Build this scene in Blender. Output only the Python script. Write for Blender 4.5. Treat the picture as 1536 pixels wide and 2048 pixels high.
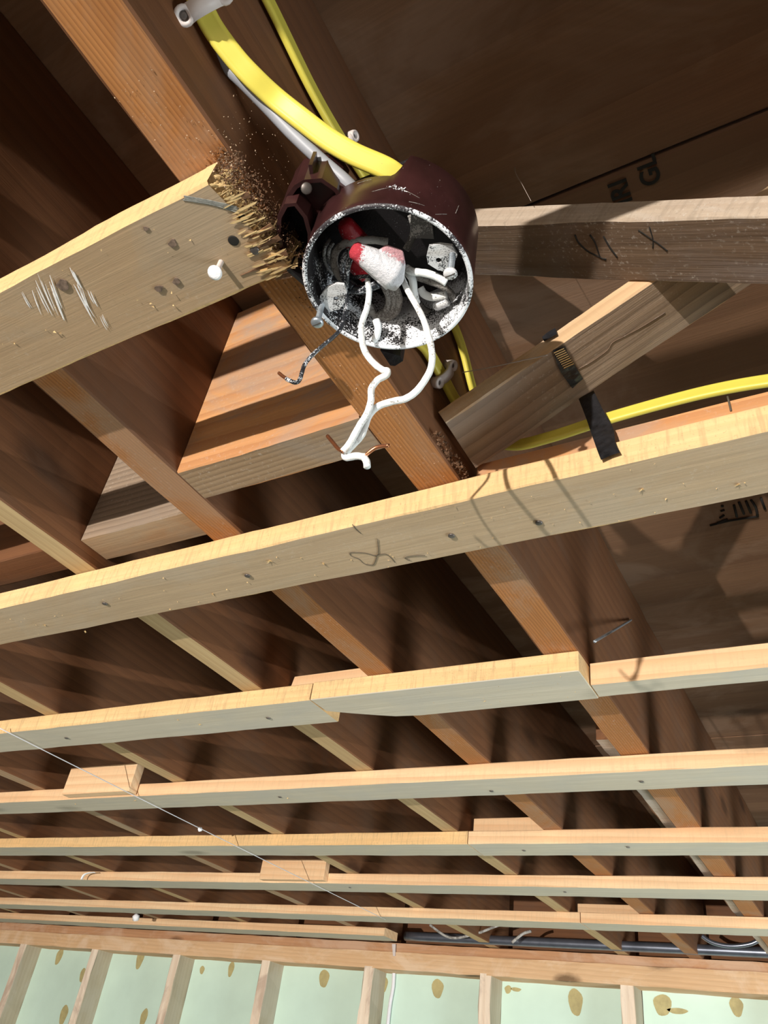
import bpy, bmesh, math, random
from mathutils import Vector, Matrix, noise
random.seed(7)
D = bpy.data
for o in list(D.objects): D.objects.remove(o)
scene = bpy.context.scene
COL = scene.collection
# ------------------------------------------------------------------ camera
S = 0.41                      # metres per drawing unit (camera to joist underside = 1 unit)
CZ = 1.79                     # camera height above the floor
FPX = 1552.1
RV = Vector((0.86529577, 0.48442399, 0.1288279))
UV = Vector((0.20462754, -0.57598717, 0.7914331))
FV = Vector((-0.4575924, 0.65846198, 0.59752575))
def W(x, y=None, z=None):
    if y is None: x, y, z = x
    return Vector((x*S, y*S, CZ + z*S))
def ray(px, py): return FV + RV*((px-768)/FPX) + UV*((1024-py)/FPX)
def at(px, py, z):            # drawing-unit point at height z (measured from the photo)
    d = ray(px, py); return d*(z/d.z)
def aty(px, py, y):
    d = ray(px, py); return d*(y/d.y)
def atx(px, py, x):
    d = ray(px, py); return d*(x/d.x)
cam = D.cameras.new('camera'); co = D.objects.new('camera', cam); COL.objects.link(co)
cam.sensor_fit = 'HORIZONTAL'; cam.sensor_width = 36; cam.lens = 36*FPX/1536
cam.clip_start = 0.02
M = Matrix((RV, UV, -FV)).transposed().to_4x4(); M.translation = W(0, 0, 0)
co.matrix_world = M
scene.camera = co
# ------------------------------------------------------------------ world, lights, exposure
w = D.worlds.new('world'); scene.world = w; w.use_nodes = True
w.node_tree.nodes['Background'].inputs[0].default_value = (0.75, 0.85, 1.0, 1)
w.node_tree.nodes['Background'].inputs[1].default_value = 0.25
def lamp(name, kind, loc, energy, color, size=0.05, target=None):
    l = D.lights.new(name, kind); l.energy = energy; l.color = color
    if kind == 'AREA': l.shape = 'DISK'; l.size = size
    else: l.shadow_soft_size = size
    o = D.objects.new(name, l); COL.objects.link(o); o.location = W(loc)
    if target: o.rotation_euler = (W(target)-W(loc)).to_track_quat('-Z', 'Y').to_euler()
    return o
lamp('work_light', 'POINT', (-0.45, -9.5, -1.86), 1200, (1.0, 0.945, 0.87), 0.02)
lamp('far_wall_fill', 'AREA', (4.0, 3.0, -1.6), 48, (0.84, 0.95, 1.0), 1.0, (-3, 6.2, 0.3))  # soft cool fill, added to brighten the far wall and studs
vs = scene.view_settings
vs.view_transform = 'Standard'; vs.look = 'None'; vs.exposure = 0.0; vs.gamma = 1.0; vs.use_curve_mapping = False
# ------------------------------------------------------------------ materials
def newmat(name):
    m = D.materials.new(name); m.use_nodes = True
    nt = m.node_tree; b = nt.nodes['Principled BSDF']
    return m, nt, b
def nd(nt, t, **kw):
    n = nt.nodes.new(t)
    for k, v in kw.items():
        if k.startswith('i_'): n.inputs[k[2:]].default_value = v
        else: setattr(n, k, v)
    return n
def L(nt, a, b): nt.links.new(a, b)
def c4(c): return (c[0], c[1], c[2], 1)
def mixc(nt, fac, a, b, mode='MIX'):
    n = nt.nodes.new('ShaderNodeMix'); n.data_type = 'RGBA'; n.blend_type = mode; n.clamp_factor = True
    for sock, v in ((n.inputs[0], fac), (n.inputs[6], a), (n.inputs[7], b)):
        if isinstance(v, (int, float)): sock.default_value = v
        elif isinstance(v, tuple): sock.default_value = c4(v)
        else: nt.links.new(v, sock)
    return n.outputs[2]
def mth(nt, op, a, b=None, c=None):
    n = nt.nodes.new('ShaderNodeMath'); n.operation = op
    for i, v in enumerate((a, b, c)):
        if v is None: continue
        if isinstance(v, (int, float)): n.inputs[i].default_value = v
        else: nt.links.new(v, n.inputs[i])
    return n.outputs[0]
def rampf(nt, v, lo, hi, a=0.0, b=1.0):
    n = nt.nodes.new('ShaderNodeMapRange'); n.inputs[1].default_value = lo; n.inputs[2].default_value = hi
    n.inputs[3].default_value = a; n.inputs[4].default_value = b; nt.links.new(v, n.inputs[0]); return n.outputs[0]
def coords(nt, scale, rnd=True):
    tc = nt.nodes.new('ShaderNodeTexCoord'); v = tc.outputs['Object']
    if rnd:
        oi = nt.nodes.new('ShaderNodeObjectInfo')
        mul = mth(nt, 'MULTIPLY', oi.outputs['Random'], 37.0)
        ad = nt.nodes.new('ShaderNodeVectorMath'); ad.operation = 'ADD'
        nt.links.new(v, ad.inputs[0]); nt.links.new(mul, ad.inputs[1]); v = ad.outputs[0]
    mp = nt.nodes.new('ShaderNodeMapping'); mp.inputs['Scale'].default_value = scale
    nt.links.new(v, mp.inputs[0]); return mp.outputs[0]
def noi(nt, vec, scale=1.0, detail=4, rough=0.6, dist=0.0):
    n = nt.nodes.new('ShaderNodeTexNoise'); n.inputs['Scale'].default_value = scale
    n.inputs['Detail'].default_value = detail; n.inputs['Roughness'].default_value = rough
    n.inputs['Distortion'].default_value = dist; nt.links.new(vec, n.inputs['Vector']); return n.outputs['Fac']
def wood(name, ca, cb, dark=None, ring=0.5, ringscale=5.0, saw=0.0, fiber=0.35, stain=None, stainamt=0.0,
         knots=0.6, rough=0.75, bump=0.4, dust=0.0, scale=1.0):
    dark = dark or tuple(x*0.45 for x in ca)
    m, nt, b = newmat(name)
    broad = noi(nt, coords(nt, (1.6*scale, 16*scale, 16*scale)), 1, 5, 0.6, 0.6)
    fine = noi(nt, coords(nt, (9, 330, 330)), 1, 3, 0.7)
    wv = nt.nodes.new('ShaderNodeTexWave'); wv.wave_type = 'BANDS'; wv.bands_direction = 'DIAGONAL'
    wv.wave_profile = 'SAW'
    wv.inputs['Scale'].default_value = 1.0; wv.inputs['Distortion'].default_value = 3.0
    wv.inputs['Detail'].default_value = 2.0; wv.inputs['Detail Scale'].default_value = 0.6
    L(nt, coords(nt, (0.25*ringscale*scale, 9*ringscale*scale, 13*ringscale*scale)), wv.inputs['Vector'])
    col = mixc(nt, rampf(nt, broad, 0.3, 0.7), ca, cb)
    col = mixc(nt, mth(nt, 'MULTIPLY', rampf(nt, wv.outputs['Fac'], 0.35, 1.0), ring), col, dark)
    col = mixc(nt, rampf(nt, fine, 0.42, 0.62, fiber, 0.0), col, tuple(x*0.62 for x in ca))
    if knots > 0:
        vo = nt.nodes.new('ShaderNodeTexVoronoi'); vo.inputs['Scale'].default_value = 1.0
        L(nt, coords(nt, (3.2, 7.5, 7.5)), vo.inputs['Vector'])
        kn = noi(nt, coords(nt, (60, 90, 90)), 1, 2)
        kd = mth(nt, 'ADD', vo.outputs['Distance'], mth(nt, 'MULTIPLY', kn, 0.05))
        col = mixc(nt, rampf(nt, kd, 0.10, 0.19, knots, 0.0), col, tuple(x*0.3 for x in dark))
    if stain:
        st = noi(nt, coords(nt, (5, 9, 9)), 1, 5, 0.65, 0.8)
        col = mixc(nt, rampf(nt, st, 0.48, 0.62, 0.0, stainamt), col, stain)
    h = mth(nt, 'ADD', mth(nt, 'MULTIPLY', fine, 0.6), mth(nt, 'MULTIPLY', wv.outputs['Fac'], 0.25*ring))
    if saw > 0:
        s = noi(nt, coords(nt, (260, 18, 26)), 1, 3, 0.6)
        col = mixc(nt, rampf(nt, s, 0.5, 0.66, 0.0, saw), col, tuple(x*0.55 for x in ca))
        sp = noi(nt, coords(nt, (420, 420, 420)), 1, 2, 0.6)
        col = mixc(nt, rampf(nt, sp, 0.62, 0.7, 0.0, saw), col, tuple(x*0.5 for x in ca))
        h = mth(nt, 'ADD', h, mth(nt, 'MULTIPLY', s, 0.8))
    if dust > 0:
        dn = noi(nt, coords(nt, (300, 300, 300)), 1, 3, 0.7)
        dm = noi(nt, coords(nt, (9, 14, 14)), 1, 3)
        f = mth(nt, 'MULTIPLY', rampf(nt, dn, 0.58, 0.68), rampf(nt, dm, 0.4, 0.65, 0.0, dust))
        col = mixc(nt, f, col, (0.62, 0.58, 0.52))
    L(nt, col, b.inputs['Base Color'])
    b.inputs['Roughness'].default_value = rough
    b.inputs['Specular IOR Level'].default_value = 0.25
    bp = nt.nodes.new('ShaderNodeBump'); bp.inputs['Strength'].default_value = bump; bp.inputs['Distance'].default_value = 0.0012
    L(nt, h, bp.inputs['Height']); L(nt, bp.outputs[0], b.inputs['Normal'])
    return m
def plain(name, c, rough=0.6, metal=0.0, var=0.15, nscale=60, bump=0.0, spec=0.4):
    m, nt, b = newmat(name)
    n = noi(nt, coords(nt, (nscale,)*3), 1, 4)
    L(nt, mixc(nt, rampf(nt, n, 0.3, 0.7), tuple(x*(1-var) for x in c), tuple(min(1, x*(1+var)) for x in c)), b.inputs['Base Color'])
    b.inputs['Roughness'].default_value = rough; b.inputs['Metallic'].default_value = metal
    b.inputs['Specular IOR Level'].default_value = spec
    if bump:
        bp = nt.nodes.new('ShaderNodeBump'); bp.inputs['Strength'].default_value = bump; bp.inputs['Distance'].default_value = 0.0008
        L(nt, n, bp.inputs['Height']); L(nt, bp.outputs[0], b.inputs['Normal'])
    return m
def speckled(name, base, cover=0.5, white=(0.86, 0.87, 0.90), gradY=0.0, fine=900, rough=0.45, patch=40, bump=0.6):
    """hard base with dried plaster spatter; cover = share of the surface that is white"""
    m, nt, b = newmat(name)
    f = noi(nt, coords(nt, (fine,)*3, False), 1, 3, 0.7)
    p = noi(nt, coords(nt, (patch,)*3, False), 1, 3, 0.6)
    v = mth(nt, 'ADD', mth(nt, 'MULTIPLY', f, 0.65), mth(nt, 'MULTIPLY', p, 0.55))
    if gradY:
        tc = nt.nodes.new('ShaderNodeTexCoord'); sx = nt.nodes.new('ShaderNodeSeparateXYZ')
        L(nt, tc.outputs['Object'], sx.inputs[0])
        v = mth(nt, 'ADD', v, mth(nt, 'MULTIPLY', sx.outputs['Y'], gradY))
    thr = 0.60 + (0.5-cover)*0.42
    k = rampf(nt, v, thr-0.012, thr+0.012)
    L(nt, mixc(nt, k, base, white), b.inputs['Base Color'])
    L(nt, rampf(nt, k, 0, 1, rough, 0.9), b.inputs['Roughness'])
    bp = nt.nodes.new('ShaderNodeBump'); bp.inputs['Strength'].default_value = bump; bp.inputs['Distance'].default_value = 0.0006
    L(nt, mth(nt, 'ADD', k, f), bp.inputs['Height']); L(nt, bp.outputs[0], b.inputs['Normal'])
    return m
MT = {}
MT['strip_side'] = wood('sawn_strip_edge', (0.80, 0.56, 0.29), (0.70, 0.44, 0.20), (0.62, 0.36, 0.15), 0.25, 5, 0.55, 0.25, knots=0.2)
MT['strip_side2'] = wood('pale_strip_edge', (0.85, 0.62, 0.38), (0.72, 0.44, 0.24), (0.60, 0.30, 0.14), 0.45, 3, 0.2, 0.2, knots=0.7)
MT['strip_bottom'] = wood('weathered_strip_face', (0.49, 0.365, 0.232), (0.42, 0.31, 0.192), (0.35, 0.25, 0.152), 0.22, 4, 0.0, 0.3, (0.42, 0.35, 0.26), 0.5, knots=0.55, dust=0.15)
MT['strip_bottom_brown'] = wood('browned_strip_face', (0.45, 0.315, 0.185), (0.37, 0.255, 0.15), (0.30, 0.20, 0.115), 0.25, 4, 0.0, 0.3, (0.34, 0.27, 0.19), 0.55, knots=0.75, dust=0.15)
MT['strip_bottom2'] = wood('grey_strip_face', (0.60, 0.545, 0.43), (0.53, 0.475, 0.365), (0.43, 0.38, 0.28), 0.2, 4, 0.0, 0.25, (0.46, 0.44, 0.38), 0.5, knots=0.5)
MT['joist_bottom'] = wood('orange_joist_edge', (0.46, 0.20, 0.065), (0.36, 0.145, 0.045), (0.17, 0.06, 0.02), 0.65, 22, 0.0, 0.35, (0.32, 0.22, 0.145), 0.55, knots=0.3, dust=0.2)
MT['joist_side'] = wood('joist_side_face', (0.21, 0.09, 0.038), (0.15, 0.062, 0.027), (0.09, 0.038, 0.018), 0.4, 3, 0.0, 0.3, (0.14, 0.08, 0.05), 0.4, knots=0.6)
MT['joist_pale'] = wood('pale_joist_edge', (0.58, 0.42, 0.22), (0.46, 0.31, 0.15), (0.34, 0.21, 0.09), 0.35, 6, 0.0, 0.3, knots=0.5)
MT['joist_grey'] = wood('grey_joist_edge', (0.46, 0.33, 0.20), (0.40, 0.24, 0.13), (0.26, 0.15, 0.08), 0.35, 6, 0.0, 0.3, (0.36, 0.31, 0.23), 0.5, knots=0.5)
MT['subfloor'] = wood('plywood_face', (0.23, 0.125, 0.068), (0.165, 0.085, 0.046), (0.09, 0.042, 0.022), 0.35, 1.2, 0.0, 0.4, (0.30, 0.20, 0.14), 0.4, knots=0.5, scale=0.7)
MT['block_face'] = wood('orange_block_face', (0.66, 0.34, 0.14), (0.52, 0.25, 0.11), (0.36, 0.13, 0.05), 0.5, 2.5, 0.0, 0.3, (0.34, 0.27, 0.22), 0.75, knots=0.5, dust=0.2)
MT['block_bottom'] = wood('weathered_block_edge', (0.36, 0.25, 0.15), (0.28, 0.18, 0.10), (0.15, 0.09, 0.05), 0.65, 12, 0.0, 0.3, (0.26, 0.22, 0.18), 0.6, knots=0.2, dust=0.3)
MT['bridge_side'] = wood('dusty_bridging_edge', (0.50, 0.40, 0.30), (0.42, 0.33, 0.26), (0.30, 0.20, 0.13), 0.25, 4, 0.4, 0.3, (0.55, 0.50, 0.45), 0.5, knots=0.3, dust=0.4)
MT['bridge_side2'] = wood('split_bridging_edge', (0.74, 0.54, 0.34), (0.60, 0.36, 0.18), (0.40, 0.22, 0.10), 0.4, 4, 0.1, 0.3, (0.72, 0.62, 0.48), 0.5, knots=0.8)
MT['bridge_bottom'] = wood('dark_bridging_face', (0.20, 0.135, 0.09), (0.155, 0.10, 0.065), (0.08, 0.05, 0.035), 0.4, 4, 0.0, 0.45, (0.19, 0.155, 0.14), 0.7, knots=0.3, dust=0.5, bump=0.8)
MT['bridge_bottom2'] = wood('brown_bridging_face', (0.34, 0.25, 0.175), (0.27, 0.19, 0.13), (0.10, 0.065, 0.045), 0.6, 6, 0.0, 0.4, (0.25, 0.20, 0.16), 0.6, knots=0.6, dust=0.3, bump=0.8)
MT['plate_wood'] = wood('wall_plate_wood', (0.72, 0.48, 0.28), (0.62, 0.38, 0.20), (0.48, 0.27, 0.13), 0.35, 4, 0.0, 0.25, (0.75, 0.58, 0.42), 0.5, knots=0.85)
MT['plate_wood2'] = wood('upper_plate_wood', (0.56, 0.31, 0.16), (0.48, 0.24, 0.12), (0.34, 0.16, 0.08), 0.35, 4, 0.0, 0.25, (0.6, 0.42, 0.3), 0.5, knots=0.85)
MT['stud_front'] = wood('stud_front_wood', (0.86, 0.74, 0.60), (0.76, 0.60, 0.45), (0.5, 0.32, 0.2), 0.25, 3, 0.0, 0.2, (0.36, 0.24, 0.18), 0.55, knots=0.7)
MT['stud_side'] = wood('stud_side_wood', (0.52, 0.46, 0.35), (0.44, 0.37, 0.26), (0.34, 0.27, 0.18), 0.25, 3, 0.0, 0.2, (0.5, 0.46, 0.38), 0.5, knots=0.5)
MT['splinter'] = wood('fresh_split_wood', (0.80, 0.58, 0.28), (0.62, 0.42, 0.20), None, 0.3, 5, 0, 0.4, knots=0)
MT['foam'] = plain('green_foam_board', (0.58, 0.75, 0.65), 0.35, 0, 0.06, 6, 0.0, 0.5)
MT['glue'] = plain('tan_adhesive', (0.42, 0.36, 0.17), 0.6, 0, 0.15, 50)
MT['drywall'] = plain('painted_drywall', (0.16, 0.15, 0.14), 0.9, 0, 0.05)
MT['concrete'] = plain('concrete_floor', (0.13, 0.12, 0.11), 0.9, 0, 0.15, 8)
MT['yellow'] = plain('yellow_cable_jacket', (0.66, 0.56, 0.085), 0.42, 0, 0.04, 30, 0.05)
MT['grey_jacket'] = plain('grey_cable_jacket', (0.30, 0.31, 0.34), 0.45, 0, 0.1, 40)
MT['black'] = plain('black_tape', (0.014, 0.014, 0.016), 0.36, 0, 0.5, 160, 1.0)
MT['ink'] = plain('black_ink', (0.012, 0.010, 0.008), 0.8, 0, 0.2)
MT['pencil'] = plain('pencil_line', (0.10, 0.08, 0.055), 0.7, 0, 0.2)
MT['bakelite'] = plain('maroon_bakelite', (0.034, 0.011, 0.011), 0.30, 0, 0.35, 50, 0.1, 0.6)
MT['bakelite_dark'] = speckled('dusty_black_bakelite', (0.012, 0.010, 0.011), 0.02, gradY=0, patch=30, rough=0.5)
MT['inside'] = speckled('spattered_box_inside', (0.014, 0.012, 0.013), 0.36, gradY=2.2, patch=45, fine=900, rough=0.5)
MT['rim'] = speckled('spattered_box_rim', (0.035, 0.03, 0.035), 0.55, gradY=1.4, patch=60)
MT['tab'] = speckled('plastered_steel_tab', (0.07, 0.07, 0.075), 0.60, patch=90, fine=1000, white=(0.66,0.66,0.67))
MT['white_wire'] = speckled('plastered_white_insulation', (0.30, 0.28, 0.25), 0.74, white=(0.80, 0.81, 0.80), patch=70)
MT['grey_wire'] = speckled('dirty_grey_insulation', (0.16, 0.15, 0.14), 0.35, white=(0.55, 0.53, 0.50), patch=80)
MT['coil_wire'] = speckled('cream_grey_insulation', (0.19, 0.17, 0.15), 0.55, white=(0.42, 0.40, 0.37), patch=90)
MT['dark_wire'] = speckled('spattered_black_insulation', (0.018, 0.02, 0.025), 0.33, white=(0.6, 0.62, 0.66), patch=90, rough=0.3)
MT['copper'] = plain('bare_copper', (0.50, 0.20, 0.10), 0.3, 0.9, 0.2, 90)
MT['steel'] = plain('zinc_steel', (0.42, 0.47, 0.52), 0.38, 0.75, 0.2, 120, 0.1)
MT['nail'] = plain('dark_nail_steel', (0.16, 0.14, 0.13), 0.45, 0.7, 0.3, 90)
MT['plaster'] = plain('white_plaster', (0.86, 0.86, 0.88), 0.9, 0, 0.04, 300, 0.8)
MT['smear'] = plain('white_scuff', (0.80, 0.78, 0.76), 0.8, 0, 0.1, 300, 0.2)
MT['red'] = speckled('spattered_red_plastic', (0.42, 0.012, 0.022), 0.22, patch=80, rough=0.3)
MT['red_plaster'] = None
MT['clip'] = plain('offwhite_plastic', (0.62, 0.55, 0.52), 0.45, 0, 0.05)
MT['string'] = plain('pale_string', (0.70, 0.70, 0.74), 0.5, 0, 0.05)
MT['web'] = plain('cobweb_silk', (0.40, 0.33, 0.28), 0.6, 0, 0.05)
MT['pipe'] = plain('grey_steel_pipe', (0.20, 0.22, 0.27), 0.28, 0.8, 0.2, 20)
MT['dust_chip'] = plain('sawdust_chips', (0.52, 0.38, 0.25), 0.8, 0, 0.4, 400)
MT['dark_chip'] = plain('dark_wood_debris', (0.14, 0.07, 0.035), 0.8, 0, 0.5, 400)
def red_plaster():
    m, nt, b = newmat('plaster_coated_red_plastic')
    f = noi(nt, coords(nt, (700,)*3, False), 1, 3, 0.7)
    tc = nt.nodes.new('ShaderNodeTexCoord'); sx = nt.nodes.new('ShaderNodeSeparateXYZ'); L(nt, tc.outputs['Object'], sx.inputs[0])
    # plaster lies thick except over the tip (object -X end) and the upper wing edge
    v = mth(nt, 'ADD', mth(nt, 'MULTIPLY', f, 0.012), mth(nt, 'ADD', sx.outputs['X'], mth(nt, 'MULTIPLY', sx.outputs['Y'], 0.35)))
    k = rampf(nt, v, 0.0095, 0.0108)
    v2 = mth(nt, 'ADD', mth(nt, 'MULTIPLY', f, 0.010), sx.outputs['Y'])
    k2 = rampf(nt, v2, 0.0118, 0.0132)
    k = mth(nt, 'MULTIPLY', k, mth(nt, 'SUBTRACT', 1.0, mth(nt, 'MULTIPLY', k2, 0.6)))
    L(nt, mixc(nt, k, (0.50, 0.03, 0.05), (0.74, 0.73, 0.76)), b.inputs['Base Color'])
    b.inputs['Roughness'].default_value = 0.7
    bp = nt.nodes.new('ShaderNodeBump'); bp.inputs['Strength'].default_value = 1.0; bp.inputs['Distance'].default_value = 0.002
    L(nt, noi(nt, coords(nt, (330,)*3, False), 1, 5, 0.7), bp.inputs['Height']); L(nt, bp.outputs[0], b.inputs['Normal'])
    return m
MT['red_plaster'] = red_plaster()
# ------------------------------------------------------------------ helpers
def link(name, me, parent=None, loc=None):
    o = D.objects.new(name, me); COL.objects.link(o)
    if loc is not None: o.location = loc
    if parent is not None:
        o.parent = parent
        bpy_pm = parent_matrix(parent)
        if loc is not None: o.matrix_basis = bpy_pm.inverted() @ Matrix.Translation(loc)
        else: o.matrix_basis = bpy_pm.inverted()
    return o
def parent_matrix(p):
    m = p.matrix_basis.copy(); q = p.parent
    while q is not None: m = q.matrix_basis @ m; q = q.parent
    return m
def tag(o, label=None, cat=None, group=None, kind=None):
    if label: o['label'] = label
    if cat: o['category'] = cat
    if group: o['group'] = group
    if kind: o['kind'] = kind
    return o
def empty(name, loc, label=None, cat=None, group=None, kind=None, parent=None):
    o = D.objects.new(name, None); COL.objects.link(o); o.empty_display_size = 0.02
    o.matrix_basis = Matrix.Translation(loc)
    if parent is not None:
        o.parent = parent; o.matrix_basis = parent_matrix(parent).inverted() @ Matrix.Translation(loc)
    return tag(o, label, cat, group, kind)
def mesh_from(name, verts, faces, mats, fm=None, smooth=False):
    me = D.meshes.new(name); me.from_pydata([tuple(v) for v in verts], [], faces)
    for m in mats: me.materials.append(m)
    if fm:
        for i, k in enumerate(fm): me.polygons[i].material_index = k
    if smooth:
        for p in me.polygons: p.use_smooth = True
    me.update(); return me
def put(name, verts, faces, mats, fm=None, parent=None, smooth=False):
    """world-space verts -> object with its origin at their centre"""
    if not isinstance(mats, (list, tuple)): mats = [mats]
    c = Vector((0, 0, 0))
    for v in verts: c += Vector(v)
    c /= len(verts)
    me = mesh_from(name, [Vector(v)-c for v in verts], faces, mats, fm, smooth)
    return link(name, me, parent, c)
def beam(name, p0, p1, wid, hgt, mats, up=(0, 0, 1), parent=None, segs=None, wob=0.0007, ch=0.0012, bow=0.0, endfn=None, seed=None):
    """board from p0 to p1 (metres, centre line), local X along it, mats = [side, bottom, end]"""
    p0 = Vector(p0); p1 = Vector(p1); ax = (p1-p0); Ln = ax.length; ax.normalize()
    up = Vector(up); z = (up - ax*up.dot(ax)).normalized(); y = z.cross(ax)
    Mx = Matrix((ax, y, z)).transposed().to_4x4(); Mx.translation = (p0+p1)/2
    segs = segs or max(2, min(90, int(Ln/0.02)))
    rr = random.Random(seed if seed is not None else sum(map(ord, name)))
    sd = rr.random()*100
    a, b = wid/2, hgt/2
    ring = [(-a+ch, -b), (a-ch, -b), (a, -b+ch), (a, b-ch), (a-ch, b), (-a+ch, b), (-a, b-ch), (-a, -b+ch)]
    vs_, fs, fm = [], [], []
    for i in range(segs+1):
        x = -Ln/2 + Ln*i/segs
        for j, (yy, zz) in enumerate(ring):
            n = noise.noise_vector(Vector((x*14+sd, j*0.9+sd, j*1.7)))
            n2 = noise.noise_vector(Vector((x*75+sd, j*3.1, 9)))
            dx = 0.0
            if endfn and i == segs: dx = endfn(yy, zz)
            vs_.append((x+dx, yy + (n.y*1.6+n2.y*0.5)*wob, zz + (n.z*1.1+n2.z*0.4)*wob + bow*(1-(2*x/Ln)**2)))
    n = 8
    for i in range(segs):
        for j in range(n):
            k = (j+1) % n
            fs.append((i*n+j, (i+1)*n+j, (i+1)*n+k, i*n+k)[::-1])
            fm.append(1 if j in (0,) else 0)
    fs.append(tuple(range(n))[::-1]); fm.append(2)
    fs.append(tuple(segs*n+j for j in range(n))); fm.append(2)
    if len(mats) == 2: mats = [mats[0], mats[1], mats[0]]
    me = mesh_from(name, vs_, fs, mats, fm)
    bm = bmesh.new(); bm.from_mesh(me); bmesh.ops.recalc_face_normals(bm, faces=bm.faces); bm.to_mesh(me); bm.free()
    o = D.objects.new(name, me); COL.objects.link(o)
    if parent is not None: o.parent = parent; o.matrix_basis = parent_matrix(parent).inverted() @ Mx
    else: o.matrix_basis = Mx
    return o
def smooth_path(pts, n=8):
    P = [Vector(p) for p in pts]; out = []
    for i in range(len(P)-1):
        a = P[max(i-1, 0)]; b = P[i]; c = P[i+1]; d = P[min(i+2, len(P)-1)]
        for k in range(n):
            t = k/n
            out.append(0.5*((2*b)+(-a+c)*t+(2*a-5*b+4*c-d)*t*t+(-a+3*b-3*c+d)*t**3))
    out.append(P[-1]); return out
def sweep(name, pts, prof, mat, parent=None, up=(0, 0, 1), n=8, cap=True, taper=None, bump=0.0, smooth=True, world=True):
    P = smooth_path(pts, n) if n > 1 else [Vector(p) for p in pts]
    u = Vector(up); vs_, fs = [], []; m = len(prof)
    # parallel transport keeps the flat side steady
    t0 = (P[1]-P[0]).normalized(); nrm = (u - t0*u.dot(t0)).normalized()
    for i, p in enumerate(P):
        t = (P[min(i+1, len(P)-1)]-P[max(i-1, 0)]).normalized()
        nrm = (nrm - t*nrm.dot(t))
        nrm = nrm.normalized() if nrm.length > 1e-6 else u
        s = t.cross(nrm)
        k = taper(i/(len(P)-1)) if taper else 1.0
        for j, (a, b) in enumerate(prof):
            kk = k
            if bump: kk *= 1+bump*noise.noise(Vector((p.x*400, p.y*400, p.z*400+j*0.8)))
            vs_.append(p + s*a*kk + nrm*b*kk)
    for i in range(len(P)-1):
        for j in range(m):
            q = (j+1) % m
            fs.append((i*m+j, i*m+q, (i+1)*m+q, (i+1)*m+j))
    if cap:
        fs.append(tuple(range(m))[::-1]); fs.append(tuple((len(P)-1)*m+j for j in range(m)))
    return put(name, vs_, fs, mat, None, parent, smooth)
def circ(r, m=10): return [(r*math.cos(2*math.pi*i/m), r*math.sin(2*math.pi*i/m)) for i in range(m)]
def nm_prof(w_, h_, m=28):     # flat cable with two grooves
    out = []
    for i in range(m):
        a = 2*math.pi*i/m; x = math.cos(a); y = math.sin(a)
        x = math.copysign(abs(x)**0.75, x); y = math.copysign(abs(y)**0.6, y)
        g = 1 - 0.30*math.exp(-((abs(x)-0.36)/0.12)**2)
        out.append((w_/2*x, h_/2*y*g))
    return out
def lathe(name, prof, origin, axis, mat, parent=None, m=20, smooth=True):
    """prof: list of (radius, distance along axis)"""
    ax = Vector(axis).normalized(); t = ax.orthogonal().normalized(); s = ax.cross(t); vs_, fs = [], []
    for r, d in prof:
        for i in range(m):
            a = 2*math.pi*i/m; vs_.append(Vector(origin)+ax*d+(t*math.cos(a)+s*math.sin(a))*r)
    for k in range(len(prof)-1):
        for i in range(m):
            j = (i+1) % m; fs.append((k*m+i, k*m+j, (k+1)*m+j, (k+1)*m+i))
    fs.append(tuple(range(m))[::-1]); fs.append(tuple((len(prof)-1)*m+i for i in range(m)))
    return put(name, vs_, fs, mat, None, parent, smooth)
def prism(name, poly, d, mat, parent=None):
    """world-space polygon pushed along vector d"""
    d = Vector(d); n = len(poly); P = [Vector(p) for p in poly]; vs_ = P+[p+d for p in P]
    fs = [tuple(range(n))[::-1], tuple(range(n, 2*n))]+[(i, (i+1) % n, n+(i+1) % n, n+i) for i in range(n)]
    o = put(name, vs_, fs, mat, None, parent)
    bm = bmesh.new(); bm.from_mesh(o.data); bmesh.ops.recalc_face_normals(bm, faces=bm.faces); bm.to_mesh(o.data); bm.free()
    return o
def nail_head(parent, p, r=0.0028, mat=None, h=0.0012, name='nail'):
    return lathe(name, [(r*0.5, 0.006), (r*0.5, 0.0002), (r, 0.0), (r, -h*0.7), (r*0.7, -h)], p, (0, 0, 1), mat or MT['nail'], parent, 12)
HJ, HS = 1.0, 0.943          # joist underside, strip underside
TOP = 1.565                  # subfloor underside
# ------------------------------------------------------------------ the setting
def slab(name, x0, x1, y0, y1, z0, z1, mat, parent=None):
    P = [W(x0, y0, z0), W(x1, y0, z0), W(x1, y1, z0), W(x0, y1, z0)]
    return prism(name, P, W(0, 0, z1)-W(0, 0, z0), mat, parent)
ZF = -CZ/S
XL, XR, YB, YW = -11.2, 6.2, -12.0, 6.1
tag(slab('floor', XL-.2, XR+.2, YB-.2, YW+.5, ZF-0.2, ZF, MT['concrete']), kind='structure')
for nm, a in (('wall_left', (XL-.2, XL, YB, YW+.4)), ('wall_right', (XR, XR+.2, YB, YW+.4)), ('wall_back', (XL-.2, XR+.2, YB-.2, YB))):
    tag(slab(nm, *a, ZF, TOP, MT['drywall']), kind='structure')
ceil = empty('ceiling', W(0, 0, TOP), kind='structure')
def ply(x0, x1, y0, y1, dz=0.0):
    c = W((x0+x1)/2, (y0+y1)/2, TOP+0.025+dz)
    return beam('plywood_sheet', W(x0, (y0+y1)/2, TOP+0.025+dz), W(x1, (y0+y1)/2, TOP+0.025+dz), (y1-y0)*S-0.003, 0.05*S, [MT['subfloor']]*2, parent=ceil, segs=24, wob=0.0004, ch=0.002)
SEAM = 0.877
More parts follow.
